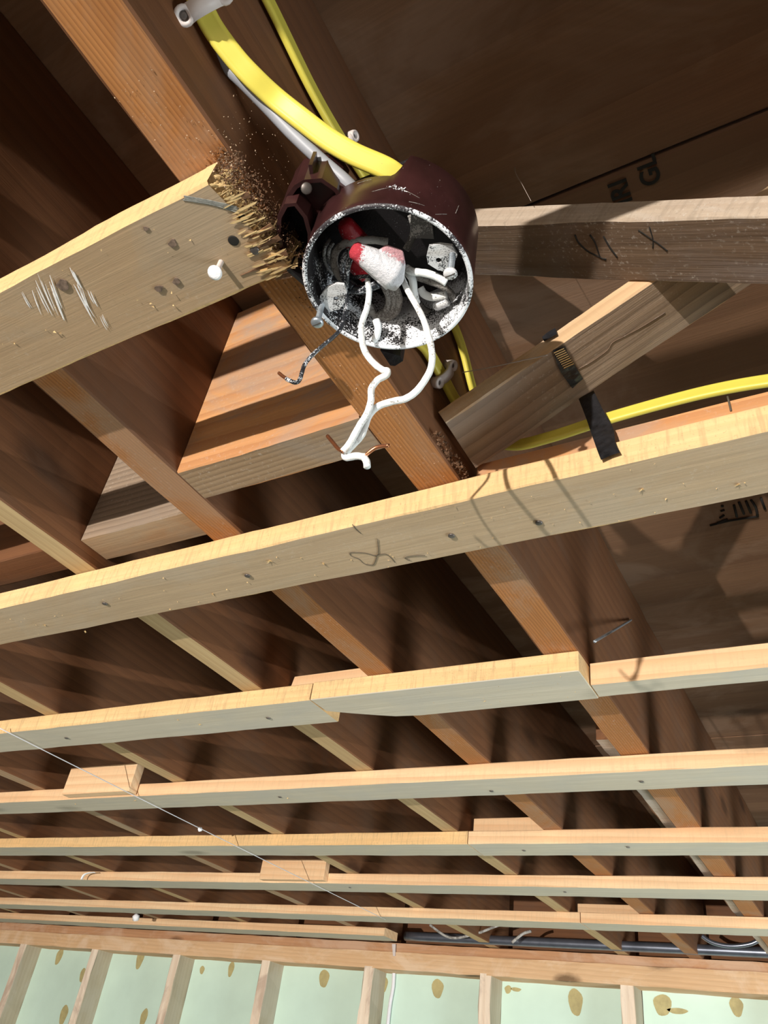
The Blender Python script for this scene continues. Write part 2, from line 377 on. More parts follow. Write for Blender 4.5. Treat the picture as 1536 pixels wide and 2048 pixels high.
for y0, y1 in ((YB, SEAM-5.9), (SEAM-5.9, SEAM-2.95), (SEAM-2.95, SEAM), (SEAM, SEAM+2.95), (SEAM+2.95, YW+.4)):
    off = 0.4 if int(y0) % 2 else -1.8
    xs = [XL-.2, off-5.9, off, off+5.9, XR+.2] if off-5.9 > XL else [XL-.2, off, off+5.9, XR+.2]
    xs = sorted(set(min(x, XR+.2) for x in xs))
    for a, b in zip(xs[:-1], xs[1:]): ply(a, b, y0, y1)
def text_obj(s, px, py, z, size, right, up, mat, parent, name='stamp_lettering'):
    cu = D.curves.new('txt', 'FONT'); cu.body = s; cu.size = size; cu.align_x = 'LEFT'; cu.extrude = 0.0002; cu.offset = 0.0004
    t = D.objects.new('txt', cu); COL.objects.link(t)
    dg = bpy.context.evaluated_depsgraph_get(); me = D.meshes.new_from_object(t.evaluated_get(dg))
    D.objects.remove(t)
    me.materials.clear(); me.materials.append(mat)
    r = Vector(right).normalized(); u = Vector(up); u = (u-r*u.dot(r)).normalized(); n = r.cross(u)
    Mx = Matrix((r, u, n)).transposed().to_4x4(); Mx.translation = W(at(px, py, z))+n*0.0004
    o = D.objects.new(name, me); COL.objects.link(o)
    o.parent = parent; o.matrix_basis = parent_matrix(parent).inverted() @ Mx
    return o
zt = TOP-0.002
g0 = W(at(1322, 362, zt)); g1 = W(at(1310, 318, zt))
text_obj('GL', 1323, 363, zt, 0.022, g1-g0, (-1, 0, 0), MT['ink'], ceil)
text_obj('IRI', 1265, 402, zt, 0.022, g1-g0, (-1, 0, 0), MT['ink'], ceil)
def mark(parent, pts, r=0.0006, mat=None, name='pencil_mark', n=5):
    return sweep(name, pts, circ(r, 5), mat or MT['ink'], parent, n=n)
for seg in ([(1420, 1051), (1460, 1041), (1515, 1033)], [(1515, 1033), (1512, 1015), (1502, 1000)], [(1434, 1046), (1455, 1038)],
            [(1440, 1036), (1448, 1030)], [(1441, 1022), (1449, 1020)], [(1442, 1012), (1447, 1012)], [(1488, 1028), (1478, 1004)], [(1502, 1026), (1492, 1002)],
            [(1530, 1018), (1522, 996)], [(1474, 1034), (1468, 1010)]):
    mark(ceil, [W(at(x, y, zt)) for x, y in seg], 0.0016, name='stamp_line', n=2)
# old ceiling board left behind the camera
tag(slab('ceiling_panel', XL, XR, YB, -1.0, HS-0.035, HS, MT['drywall'], ceil))
# ------------------------------------------------------------------ joists
JO = [('A', -0.6177, .099, 'joist_bottom', 'orange floor joist that carries the round junction box'),
      ('B', -1.172, .091, 'joist_bottom', 'orange-brown floor joist next left of the one with the box'),
      ('C', -1.655, .082, 'joist_pale', 'pale yellow floor joist left of the two orange ones'),
      ('D', -2.625, .086, 'joist_pale', 'pale floor joist, fourth counting left from the junction box'),
      ('E', -3.56, .086, 'joist_grey', 'floor joist, fifth counting left from the junction box'),
      ('F', -4.62, .086, 'joist_pale', 'floor joist, sixth counting left from the junction box'),
      ('G', -5.62, .086, 'joist_grey', 'thin-looking far floor joist, seventh left of the box'),
      ('H', -6.62, .086, 'joist_grey', 'far floor joist at left edge, eighth left of the box'),
      ('I', -7.62, .086, 'joist_pale', 'farthest left floor joist seen near the green wall'),
      ('J', -8.62, .086, 'joist_grey', 'floor joist beyond the left edge of the view'),
      ('K', 0.36, .09, 'joist_bottom', 'floor joist right of the black-taped bridging, out of view'),
      ('N', 1.34, .09, 'joist_bottom', 'second floor joist right of the taped bridging, out of view'),
      ('O', 2.32, .09, 'joist_bottom', 'third floor joist right of the taped bridging, out of view')]
joist = {}
for k, x, wd, mb, lab in JO:
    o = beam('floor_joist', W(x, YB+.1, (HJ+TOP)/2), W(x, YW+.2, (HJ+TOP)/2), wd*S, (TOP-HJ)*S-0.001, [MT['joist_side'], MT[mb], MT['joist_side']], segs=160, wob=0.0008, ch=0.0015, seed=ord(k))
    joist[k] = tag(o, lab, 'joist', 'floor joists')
sis = beam('sister_board', W(-0.692, 2.45, 1.20), W(-0.692, 6.0, 1.20), .05*S, .36*S, [MT['joist_side'], MT['bridge_side'], MT['joist_side']], wob=0.0015)
tag(sis, 'dusty grey board nailed along left side of the box joist', 'board')
# ------------------------------------------------------------------ furring strips
def strip(x0, yn0, x1, yn1, wd, side, bottom, label, t=0.057, zb=HS, group='furring strips under the joists', **kw):
    zc = zb + t/2
    o = beam('furring_strip', W(x0, yn0+wd/2, zc), W(x1, yn1+wd/2, zc), wd*S, t*S-0.0004, [MT[side], MT[bottom], MT[side]], **kw)
    return tag(o, label, 'strip', group)
def yl(a, b, x): return a[1]+(b[1]-a[1])*(x-a[0])/(b[0]-a[0])
rowS3 = ((-2.892, 1.786), (-0.568, 1.808)); rowS4 = ((-3.829, 2.525), (-0.225, 2.539)); rowS5 = ((-4.794, 3.286), (-0.338, 3.319))
rowS6 = ((-5.789, 4.071), (-0.443, 4.039)); rowS7 = ((-7.015, 5.0), (-0.557, 4.825)); rowS8 = ((-7.959, 5.70), (-3.266, 5.56))
def rs(row, xa, xb, wd, side, bottom, label, **kw): return strip(xa, yl(*row, xa), xb, yl(*row, xb), wd, side, bottom, label, **kw)
# strip 1: broken off beside the box
def brk(y, z): return -0.004*S*0 + 0.010*(y/0.035) - 0.006 + random.uniform(-0.004, 0.004)
s1 = tag(beam('furring_strip', W(-4.6, .395, HS+.0285), W(-0.566, .398, HS+.0285), .163*S, .0566*S, [MT['strip_side'], MT['strip_bottom_brown'], MT['splinter']], segs=150, endfn=brk, seed=3),
         'broken strip with splintered end and white scuffs, left of the junction box', 'strip', 'furring strips under the joists')
s2 = strip(-7, 1.06, 2.2, 1.06, .167, 'strip_side', 'strip_bottom', 'long unbroken strip crossing the middle, black tape hanging over it', segs=260, seed=11)
s3a = rs(rowS3, -7.5, -1.415, .173, 'strip_side', 'strip_bottom2', 'left strip of the third row, square-cut end at the overlap', segs=160, seed=12)
s3c = strip(-0.565, 1.897, 2.5, 1.905, .078, 'strip_side2', 'strip_bottom2', 'narrow knotty strip set back at right end of third row', t=.066, seed=14)
s4 = rs(rowS4, -8, 2.5, .172, 'strip_side2', 'strip_bottom2', 'full-length strip of the fourth row with a scrap block at left', segs=240, seed=15)
s5a = rs(rowS5, -9, -1.566, .183, 'strip_side', 'strip_bottom2', 'left strip of the fifth row up to the butt joint', segs=160, seed=16)
s5b = rs(rowS5, -1.562, 2.6, .183, 'strip_side2', 'strip_bottom2', 'right strip of the fifth row with a notch in its edge', seed=17)
s6 = rs(rowS6, -9.5, 2.8, .19, 'strip_side2', 'strip_bottom2', 'strip of the sixth row with a centre scrap block', segs=240, seed=18)
s7a = rs(rowS7, -10.6, -1.55, .19, 'strip_side2', 'strip_bottom2', 'left strip of the seventh row', segs=200, seed=19)
s7b = rs(rowS7, -1.545, 3, .19, 'strip_side2', 'strip_bottom2', 'right strip of the seventh row, yellower beside the joint', seed=20)
s8 = rs(rowS8, -9.9, -3.25, .19, 'strip_side2', 'strip_bottom2', 'short far strip nearest the green wall, ending mid view', seed=21)
for i, (y, wv_) in enumerate(((-.41, .11),)):
    strip(-10, y, 5.5, y, wv_, 'strip_side', 'strip_bottom', ('strip behind the camera before the broken one', 'strip at edge of the old ceiling board, behind the camera')[i], segs=60)
# third row, middle piece: split taper on its far edge
def poly_board(name, outline, z0, z1, mside, mbot):
    P = [W(x, y, z0) for x, y in outline]; n = len(P); Q = [W(x, y, z1) for x, y in outline]
    fs = [tuple(range(n))[::-1], tuple(range(n, 2*n))]+[(i, (i+1) % n, n+(i+1) % n, n+i) for i in range(n)]
    o = put(name, P+Q, fs, [mside, mbot], [1, 0]+[0]*n)
    bm = bmesh.new(); bm.from_mesh(o.data); bmesh.ops.recalc_face_normals(bm, faces=bm.faces); bm.to_mesh(o.data); bm.free()
    md = o.modifiers.new('bevel', 'BEVEL'); md.width = 0.0008; md.segments = 1; md.limit_method = 'ANGLE'
    return o
s3b = poly_board('furring_strip', [(-1.41, 1.797), (-0.568, 1.806), (-0.568, 1.978), (-1.12, 1.978), (-1.20, 1.968), (-1.25, 1.950), (-1.33, 1.918), (-1.405, 1.884)], HS-0.002, HJ, MT['strip_side'], MT['strip_bottom2'])
tag(s3b, 'middle strip of the third row, far edge split off in a taper', 'strip', 'furring strips under the joists')
# scrap blocks at the splices
def block(x0, x1, y0, y1, z0, z1, label, side='strip_side2', trap=0.0):
    P = [(x0-trap, z0), (x1+trap*0.4, z0), (x1, z1), (x0, z1)]
    o = prism('scrap_block', [W(x, y0, z) for x, z in P], W(0, y1, 0)-W(0, y0, 0), MT[side])
    md = o.modifiers.new('bevel', 'BEVEL'); md.width = 0.001; md.segments = 2
    return tag(o, label, 'block', 'scrap blocks at the strip joints')
b1 = block(-3.31, -2.86, 2.475, 2.524, HS+.006, 1.078, 'scrap block nailed on face of fourth-row strip, at left')
b2 = block(-3.26, -2.79, 4.005, 4.05, HS+.008, 1.065, 'scrap block on face of sixth-row strip, near centre')
block(-1.60, -1.235, 1.93, 1.975, HJ+.001, 1.105, 'scrap block behind third-row strip beside orange joist', trap=0.02)
block(-1.60, -1.235, 3.44, 3.48, HJ+.001, 1.095, 'scrap block behind fifth-row strip at its butt joint')
block(-1.60, -1.235, 4.96, 5.0, HJ+.001, 1.068, 'scrap block behind seventh-row strip at its joint')
cleat = beam('spacer_board', W(-0.55, 1.125, HJ+.035), W(0.30, 1.125, HJ+.035), .05*S, .07*S-.001, [MT['block_face'], MT['bridge_side2'], MT['block_face']], seed=31)
tag(cleat, 'reddish board with a pencil line above the middle strip, under the yellow cable', 'board')
mark(cleat, [W(aty(1455, 793, 1.0985)), W(aty(1460, 812, 1.0985)), W(aty(1462, 822, 1.0985))], 0.0008, MT['pencil'], n=2)
# ------------------------------------------------------------------ blocking and cross bridging
blk = beam('joist_blocking', W(-1.125, .878, 1.27), W(-.669, .878, 1.27), .096*S, .538*S, [MT['block_face'], MT['block_bottom'], MT['block_face']], segs=30, seed=41)
tag(blk, 'stained orange and grey block between the box joist and its left neighbour', 'block')
blk2 = beam('joist_blocking', W(-1.612, 1.031, 1.30), W(-1.219, 1.031, 1.30), .096*S, .52*S, [MT['bridge_bottom2'], MT['joist_grey'], MT['bridge_side2']], segs=30, seed=42)
tag(blk2, 'darker knotty block in next bay left, behind the middle strip', 'block')
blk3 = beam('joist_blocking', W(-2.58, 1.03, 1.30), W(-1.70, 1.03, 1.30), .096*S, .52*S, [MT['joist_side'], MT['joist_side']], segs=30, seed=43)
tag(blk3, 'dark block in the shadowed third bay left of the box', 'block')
def bridge(x0, z0, x1, z1, yc, wid, th, mats, label, seed):
    o = beam('cross_bridging', W(x0, yc, z0), W(x1, yc, z1), wid*S, th*S, mats, seed=seed, segs=70, wob=0.0008)
    return tag(o, label, 'bridging')
# X1: high at the box joist, falling to the right; X2 rises to the right
x1 = bridge(-.50, 1.515-.036+.027, .305, 1.515-.805*.613+.027-.036, .8685, .137, .052, [MT['bridge_side'], MT['bridge_bottom'], MT['bridge_side']], 'dark dusty bridging board with handwritten pencil marks, right of the box', 51)
x2 = bridge(-.555, 1.037+.024, .22, 1.037+.775*.537+.024, 1.013, .145, .043, [MT['bridge_side2'], MT['bridge_bottom2'], MT['bridge_side2']], 'brown weathered bridging board wrapped with black tape', 52)
n1 = Vector((.613, 0, 1)).normalized(); P1 = Vector((-.441, .80, 1.444-.004))
n2 = Vector((-.537, 0, 1)).normalized(); P2 = Vector((-.568, .94, 1.030-.001))
def onpl(px, py, P, n, off=0.0):
    d = ray(px, py); return d*((P.dot(n)-off)/d.dot(n))
for seg in ([(1150, 470), (1157, 485), (1175, 502), (1195, 512), (1212, 520)], [(1180, 470), (1190, 485), (1197, 505), (1202, 516), (1213, 518)], [(1207, 473), (1220, 495), (1235, 515)],
            [(1277, 460), (1303, 478), (1318, 488), (1335, 502)], [(1299, 453), (1306, 478), (1306, 496)]):
    mark(x1, [W(onpl(a, b, P1, n1, 0.0005)) for a, b in seg], 0.0007, name='handwritten_mark', n=4)
mark(x2, [W(onpl(a, b, P2, n2, 0.0)) for a, b in [(1150, 742), (1185, 722), (1215, 700), (1225, 685), (1250, 672), (1290, 650), (1330, 625)]], 0.0005, MT['bridge_bottom'], name='crack', n=4)
# ------------------------------------------------------------------ end wall
wall = empty('wall_far', W(-3, YW, ZF), kind='structure')
def zpl(xa, l, r): return l+(r-l)*(xa+8.4)/7.65
def plate(l0, r0, l1, r1, mat, y0=0.0):
    xa, xb = -11, 5.5
    zb0, zb1, zt0, zt1 = zpl(xa, l0, r0), zpl(xb, l0, r0), zpl(xa, l1, r1), zpl(xb, l1, r1)
    return beam('top_plate', W(xa, YW+.11+y0, (zb0+zt0)/2), W(xb, YW+.11+y0, (zb1+zt1)/2), .22*S, ((zt0-zb0))*S-.002, [MT[mat]]*2, parent=wall, wob=0.002, segs=120)
plate(.783, .838, .90, .924, 'plate_wood')
plate(.90, .924, .98, 1.0, 'plate_wood2', .012)
studx = [-10.0, -8.95]+[x*6.1/6.0+.045 for x in (-7.785, -6.736, -5.677, -4.668, -3.655, -2.67, -1.652, -.66)]+[.35, 1.35, 2.35, 3.3, 4.3]
for i, x in enumerate(studx):
    o = beam('wall_stud', W(x, YW+.11, ZF), W(x, YW+.11, zpl(x, .783, .838)-.001), .093*S, .22*S, [MT['stud_side'], MT['stud_side']], up=(0, 1, 0), parent=wall, wob=0.0025, segs=50, seed=60+i)
    me = o.data; me.materials[1] = MT['stud_front']
for i in range(len(studx)-1):
    a, b = studx[i]+.048, studx[i+1]-.048
    slab('foam_panel', a, b, YW+.20, YW+.24, ZF, zpl(a, .783, .838)+.005, MT['foam'], wall)
    slab('foam_panel', a, b, YW+.205, YW+.235, ZF, -.6, MT['foam'], wall) if False else None
bx = [(118, 1913, 7, 12), (280, 1918, 8, 14), (127, 2030, 8, 14), (287, 2036, 7, 13), (462, 1938, 6, 11), (404, 1940, 5, 6), (648, 1957, 10, 14), (875, 1977, 11, 14),
      (165, 1950, 6, 10), (1151, 2004, 12, 20), (1325, 2010, 14, 16), (1473, 2013, 10, 13), (1355, 2022, 16, 4), (768, 1968, 7, 12), (1016, 1979, 6, 6), (1032, 1979, 9, 3)]
for px, py, rx, ry in bx:
    c = aty(px, py, YW+.198); sc = c.length/FPX
    pts = [W(c+Vector((rx*sc*math.cos(t)*(1+.12*math.sin(3*t)), 0, ry*sc*math.sin(t)*(1+.1*math.cos(2*t+px))))) for t in [k*math.pi/9 for k in range(18)]]
    prism('adhesive_patch', pts, (0, 0.001, 0), MT['glue'], wall)
pp = beam('steel_pipe', W(-2.95, 6.0, 1.03), W(4.5, 5.98, 1.052), .06*S, .06*S, [MT['pipe']]*2)
D.objects.remove(pp)
pp = sweep('steel_pipe', [W(-3.3, 5.97, 1.02), W(-2, 5.97, 1.025), W(0, 5.97, 1.035), W(4.5, 5.97, 1.05)], circ(.032*S, 16), MT['pipe'], n=6)
tag(pp, 'dark steel pipe running through joists above the green wall', 'pipe')
cb = sweep('grey_cable', [W(aty(x, y, 5.75)) for x, y in [(860, 1850), (900, 1875), (950, 1868), (1000, 1850), (1040, 1845)]], circ(.009*S, 8), MT['coil_wire'])
tag(cb, 'sagging grey cable left of the pipe near the wall', 'cable')
cb = sweep('grey_cable', [W(aty(x, y, 5.6)) for x, y in [(1404, 1872), (1425, 1885), (1460, 1892), (1500, 1888), (1524, 1876)]], circ(.013*S, 8), MT['pipe'])
tag(cb, 'thick grey cable sagging in front of the pipe at right', 'cable')
cb = sweep('grey_cable', [W(aty(x, y, 5.75)) for x, y in [(1024, 1885), (1045, 1868), (1062, 1862)]], circ(.01*S, 8), MT['coil_wire'])
tag(cb, 'short grey cable end poking up beside the pipe', 'cable')
# taut string under the strips, and stray bits
tag(slab('rim_board_1', XL-.2, XR+.2, YW+.33, YW+.4, .9, TOP, MT['joist_side']), kind='structure')  # rim board, added to stop world light leaking in above the far wall
st = sweep('white_string', [W(-2.82, 1.70, HS-.006), W(-2.85, 3.0, HS-.01), W(-2.90, 4.95, HS-.006)], circ(.0008, 6), MT['string'])
tag(st, 'thin pale string stretched under the strips towards the wall', 'string')
lathe('knot', [(0.001, -.004), (0.0045, -.001), (0.005, .002), (0.0015, .005)], W(-2.86, 2.985, HS-.012), (0.3, 0.2, 1), MT['plaster'], st, 8)
for (px, py, z, lab) in ((272, 1834, .945, 'white electrical clip hanging under a far strip, lower left'),):
    c = W(at(px, py, z)); e = lathe('cable_clip', [(.003, -.012), (.011, -.010), (.012, .004), (.004, .010)], c, (0.2, -0.6, 1), MT['plaster'], None, 6)
    tag(e, lab, 'clip')
rod = sweep('bent_nail', [W(atx(1189, 1283, -.50)), W(atx(1225, 1262, -.52)), W(atx(1262, 1240, -.562))], circ(.0016, 8), MT['steel'])
tag(rod, 'long steel nail sticking out of the box joist, right of third row', 'nail')
cur = sweep('paper_curl', [W(aty(x, y, 4.0)) for x, y in [(163, 1759), (168, 1750), (178, 1746), (190, 1745)]], [(-.004, -.0004), (.004, -.0004), (.004, .0004), (-.004, .0004)], MT['plaster'])
tag(cur, 'curl of white paper stuck on sixth-row strip, lower left', 'paper')
# ------------------------------------------------------------------ nails, chips and marks on strips
for par, lst in ((s2, [(210, 1207), (495, 1151), (903, 1071), (1078, 1045)]), (s3a, [(133, 1476), (537, 1436)]), (s4, [(560, 1594), (983, 1582), (1283, 1563)]),
                 (s5b, [(1048, 1701), (1256, 1694)]), (s6, [(700, 1775), (1130, 1784)]), (s1, [(510, 500)])):
    for px, py in lst: nail_head(par, W(at(px, py, HS-.0008)), 0.0030)
for par, lst in ((s2, [(645, 1127), (90, 1250), (170, 1262), (425, 1188), (540, 1122), (1478, 969), (1285, 978)]), (s3b, [(970, 1401)]), (s3a, [(400, 1449), (355, 1440)]), (s4, [(150, 1458+150), (575, 1596), (270, 1601)])):
    for px, py in lst:
        c = W(at(px, py, HS-.001)); vs_, fs = [], []
        for k in range(4):
            a = random.uniform(0, 6.28); l = random.uniform(.0008, .0032); d = Vector((math.cos(a)*l*1.6, math.sin(a)*l, -random.uniform(.0005, .002))); s_ = Vector((-math.sin(a), math.cos(a), 0))*.0008
            i0 = len(vs_); vs_ += [c-s_, c+s_, c+d, c+Vector((0, 0, .001))]; fs += [(i0, i0+1, i0+2), (i0, i0+2, i0+3), (i0+1, i0+3, i0+2)]
        o = put('wood_chip', vs_, fs, MT['splinter'], None, par); o['kind'] = 'stuff'
# staple in the broken strip end: nail with a plastered head
e = empty('roofing_nail', W(-.655, .424, HS), 'nail with white plastered head hanging from the broken strip', 'nail')
sweep('shank', [W(-.655, .424, HS+.01), W(-.654, .423, .925), W(-.650, .419, .908)], circ(.0017, 8), MT['clip'], e)
lathe('nail_head', [(.0020, .0015), (.0042, .0006), (.0045, -.0004), (.0030, -.0012)], W(-.649, .418, .906), (-.15, .35, 1), MT['plaster'], e, 16)
for px, py, r in ((467, 481, .0033), (486, 436, .0024)):
    lathe('nail_hole', [(r, .0), (r, -.0004), (r*.8, -.0005)], W(at(px, py, HS)), (0, 0, 1), MT['ink'], s1, 16)
sm = [(65, 553, 105, 637, 3), (78, 545, 118, 640, 2), (92, 540, 130, 642, 4), (140, 531, 165, 580, 4), (138, 545, 196, 652, 3), (150, 545, 185, 640, 2), (172, 572, 196, 620, 3), (196, 618, 220, 664, 2), (42, 580, 68, 624, 2), (60, 570, 84, 632, 2)]
for a, b, c, d, wd_ in sm:
    p0, p1_ = W(at(a, b, HS-.001)), W(at(c, d, HS-.001)); mid = (p0+p1_)/2+Vector((-.001, .001, 0))
    for q in range(3):
        o_ = Vector((random.uniform(-.0016, .0016), 0, 0)); t0, t1 = random.uniform(0, .3), random.uniform(.7, 1.0)
        a_ = p0.lerp(p1_, t0)+o_; b_ = p0.lerp(p1_, t1)+o_
        sweep('plaster_smear', [a_, (a_+b_)/2+Vector((-.0006, .0005, 0)), b_], [(-wd_*.00014, 0), (0, -.00008), (wd_*.00014, 0), (0, .00008)], MT['smear'], s1, taper=lambda t: .15+3.4*t*(1-t), bump=.25)
mark(s2, [W(at(x, y, HS-.0008)) for x, y in [(755, 1078), (757, 1102), (754, 1112), (748, 1128), (740, 1130), (728, 1127), (718, 1118), (703, 1112), (700, 1107), (705, 1105), (730, 1106), (750, 1111), (770, 1108), (782, 1115), (790, 1125)]], .00035, MT['pencil'], n=4)
mark(s2, [W(at(x, y, HS-.0008)) for x, y in [(820, 1120), (810, 1117), (815, 1113), (835, 1111), (850, 1111)]], .00035, MT['pencil'], n=4)
mark(s2, [W(at(x, y, HS-.0008)) for x, y in [(705, 1049), (712, 1058), (722, 1067)]], .0004, MT['pencil'], n=4)
for px, py, rx in ((345, 487, 8), (125, 570, 12), (291, 458, 5), (352, 563, 7), (318, 578, 8)):
    pts = [W(at(px+rx*math.cos(t)*(1+.25*math.sin(3*t+px)), py+rx*.9*math.sin(t)*(1+.2*math.cos(2*t+py)), HS-.0018)) for t in [k*math.pi/8 for k in range(16)]]
    prism('knot', pts, (0, 0, .0006), MT['knot'] if 'knot' in MT else MT.setdefault('knot', plain('brown_knot', (0.16, 0.11, 0.08), .8, 0, .5, 300)), s1)
# blue chalk smudge on strip 1
for k in range(5):
    a = W(at(368+random.uniform(-3, 3), 392+k*2, HS-.001)); b = W(at(425+random.uniform(-4, 4), 402+k*2, HS-.001)); c = W(at(478+random.uniform(-4, 4), 414+k*3, HS-.001))
    o = sweep('chalk_smudge', [a, b, c], [(-.0005, 0), (0, -.0002), (.0005, 0), (0, .0002)], MT['chalk'] if 'chalk' in MT else MT.setdefault('chalk', plain('blue_chalk', (0.20, 0.20, 0.18), 0.9, 0, .3, 500)), s1, bump=.6)
# splinters of the torn end
vs_, fs = [], []
rr = random.Random(5)
def shard(p, d, w_, h_):
    s_ = d.cross(Vector((0, 0, 1))).normalized()*w_; u_ = Vector((0, 0, h_)); i0 = len(vs_)
    vs_.extend([p-s_-u_, p+s_-u_, p+s_+u_, p-s_+u_, p+d*.8-s_*.5, p+d*.8+s_*.6, p+d])
    fs.extend([(i0, i0+1, i0+5, i0+4), (i0+2, i0+3, i0+4, i0+5), (i0+3, i0, i0+4), (i0+1, i0+2, i0+5), (i0+4, i0+5, i0+6)])
for k in range(170):
    t = rr.random(); y = .318+.16*t; x = -.576+.006*t
    p = W(x+rr.uniform(-.02, .0), y, HS+rr.uniform(0, .05)*(.3+rr.random())); l = rr.uniform(.001, .008)*(1.6 if rr.random()<.2 else 1)
    shard(p, Vector((l, rr.uniform(-.6, .6)*l, rr.uniform(-.5, .4)*l)), rr.uniform(.0003, .0009), rr.uniform(.0003, .0007))
for k in range(46):      # longer slivers lying along the grain
    t = rr.random(); y = .335+.145*t; x0_ = -.578-.035*rr.random()*(0.4+t)
    p = W(x0_, y, HS-.003+.002*rr.random()); l = rr.uniform(.005, .016); w_ = rr.uniform(.0003, .0008)
    d = Vector((l, rr.uniform(-.08, .12)*l, rr.uniform(-.12, .05)*l)); s_ = Vector((0, w_, 0)); u_ = Vector((0, 0, .0004)); i0 = len(vs_)
    m0, m1 = p+d*rr.uniform(.15, .3), p+d*rr.uniform(.7, .9)
    vs_.extend([p, m0-s_-u_, m0+s_-u_, m0+u_, m1-s_*.8-u_, m1+s_*.9-u_, m1+u_, p+d])
    fs.extend([(i0, i0+1, i0+2), (i0, i0+2, i0+3), (i0, i0+3, i0+1), (i0+1, i0+4, i0+5, i0+2), (i0+2, i0+5, i0+6, i0+3), (i0+3, i0+6, i0+4, i0+1), (i0+7, i0+5, i0+4), (i0+7, i0+6, i0+5), (i0+7, i0+4, i0+6)])
o = put('splinter', vs_, fs, MT['splinter'], None, s1); o['kind'] = 'stuff'
# dark torn notches between the splinters
vs_, fs = [], []
for px, py, qx, qy, w_ in ((497, 478, 545, 452, 3), (515, 497, 560, 475, 3), (470, 398, 500, 390, 3), (525, 520, 575, 507, 3), (480, 552, 560, 520, 2), (548, 560, 585, 548, 4)):
    a = W(at(px, py, HS-.0015)); b = W(at(qx, qy, HS-.0015)); s_ = (b-a).cross(Vector((0, 0, 1))).normalized()*w_*.0004; i0 = len(vs_)
    vs_ += [a, (a+b)/2-s_, b-s_*1.4, b+s_*1.4, (a+b)/2+s_]; vs_ += [v+Vector((0, 0, .0015)) for v in vs_[i0:i0+5]]
    fs += [(i0, i0+1, i0+2, i0+3, i0+4), (i0, i0+1, i0+6, i0+5), (i0+1, i0+2, i0+7, i0+6), (i0+3, i0+4, i0+9, i0+8), (i0+4, i0, i0+5, i0+9)]
o = put('torn_groove', vs_, fs, MT['dark_chip'], None, s1); o['kind'] = 'stuff'
# crumbs stuck around the box and on the joists
def crumbs(name, n, fn, mat, parent, smin, smax, seed):
    r_ = random.Random(seed); vs_, fs = [], []
    for k in range(n):
        p = fn(r_)
        if p is None: continue
        s_ = r_.uniform(smin, smax); i0 = len(vs_)
        for q in range(4): vs_.append(p+Vector((r_.uniform(-1, 1), r_.uniform(-1, 1), r_.uniform(-1, 1)))*s_)
        fs += [(i0, i0+1, i0+2), (i0, i0+2, i0+3), (i0, i0+3, i0+1), (i0+1, i0+3, i0+2)]
    o = put(name, vs_, fs, mat, None, parent); o['kind'] = 'stuff'; return o
def f_edge(r): t = r.random(); return W(-.568-.02*abs(r.gauss(0, 1)), .30+.30*t, HJ-.003)
crumbs('sawdust', 500, f_edge, MT['dust_chip'], joist['A'], .0002, .0007, 1)
crumbs('sawdust', 900, f_edge, MT['dark_chip'], joist['A'], .0003, .0012, 2)
crumbs('sawdust', 350, lambda r: W(-.567, .28+.35*r.random(), HJ+.18*r.random()**1.8), MT['dust_chip'], joist['A'], .0002, .0006, 3)
crumbs('sawdust', 120, lambda r: W(-.6177+r.uniform(-.045, .045), .6+r.random()*.5, HJ-.001), MT['dust_chip'], joist['A'], .0002, .0006, 4)
crumbs('sawdust', 60, lambda r: W(-.62+r.uniform(-.045, .045), .18+r.random()*.12, HJ-.001), MT['dust_chip'], joist['A'], .0002, .0006, 5)
crumbs('sawdust', 1500, lambda r: W(-.572+.03*r.random()**2, .305+.185*r.random(), HS+.002+.05*r.random()), MT['dark_chip'], s1, .0004, .0013, 7)
crumbs('sawdust', 500, lambda r: W(-.575+.03*r.random()**2, .305+.185*r.random(), HS-.002+.05*r.random()), MT['dust_chip'], s1, .0002, .0008, 8)
crumbs('sawdust', 160, lambda r: W(-.568+.02*r.random(), .93+.14*r.random(), HJ+.01), MT['dark_chip'], joist['A'], .001, .0025, 6)
# ------------------------------------------------------------------ junction box
BX, BY, BZ, BR, BH = -.434, .54, .915, .122, .13
box = empty('junction_box', W(BX, BY, BZ), 'round maroon plastic junction box spattered with white plaster, nailed to the joist', 'junction box')
def hfun(deg):
    deg %= 360
    if 200 <= deg <= 298: return .072
    if 298 < deg < 307: return .072+.058*((deg-298)/9)**1.5
    if 190 < deg < 200: return .13-.05*(deg-190)/10
    return BH
def build_shell():
    n = 144; lev = 14; vs_, fs, fm = [], [], []
    th = .0085   # wall thickness in drawing units
    def pt(deg, r, z): a = math.radians(deg); return W(BX+r*math.cos(a), BY+r*math.sin(a), BZ+z)
    prof = []
    for k in range(lev+1): prof.append(('o', k/lev))
    rows = []
    for k in range(n):
        deg = 360*k/n; h = hfun(deg); row = []
        row.append(pt(deg, BR-th*.75, -.0005)); row.append(pt(deg, BR-.002, -.0012)); row.append(pt(deg, BR, .002))
        row.append(pt(deg, BR+.0005, .012)); row.append(pt(deg, BR, h*.5)); row.append(pt(deg, BR, h-.003)); row.append(pt(deg, BR-.002, h))
        row.append(pt(deg, BR-th, h)); row.append(pt(deg, BR-th, h*.6)); row.append(pt(deg, BR-th, .022)); row.append(pt(deg, BR-th, .012)); row.append(pt(deg, BR-th*.85, .002))
        rows.append(row)
    m = len(rows[0])
    for r in rows: vs_ += r
    for k in range(n):
        q = (k+1) % n
        for j in range(m):
            i = (j+1) % m
            fs.append((k*m+j, q*m+j, q*m+i, k*m+i))
            fm.append(0 if j in (2, 3, 4, 5) else (1 if j in (0, 1, 11) else 2))
    o = put('box_shell', vs_, fs, [MT['bakelite'], MT['rim'], MT['inside']], fm, box, True)
    return o
shell = build_shell()
for p in shell.data.polygons: p.use_smooth = True
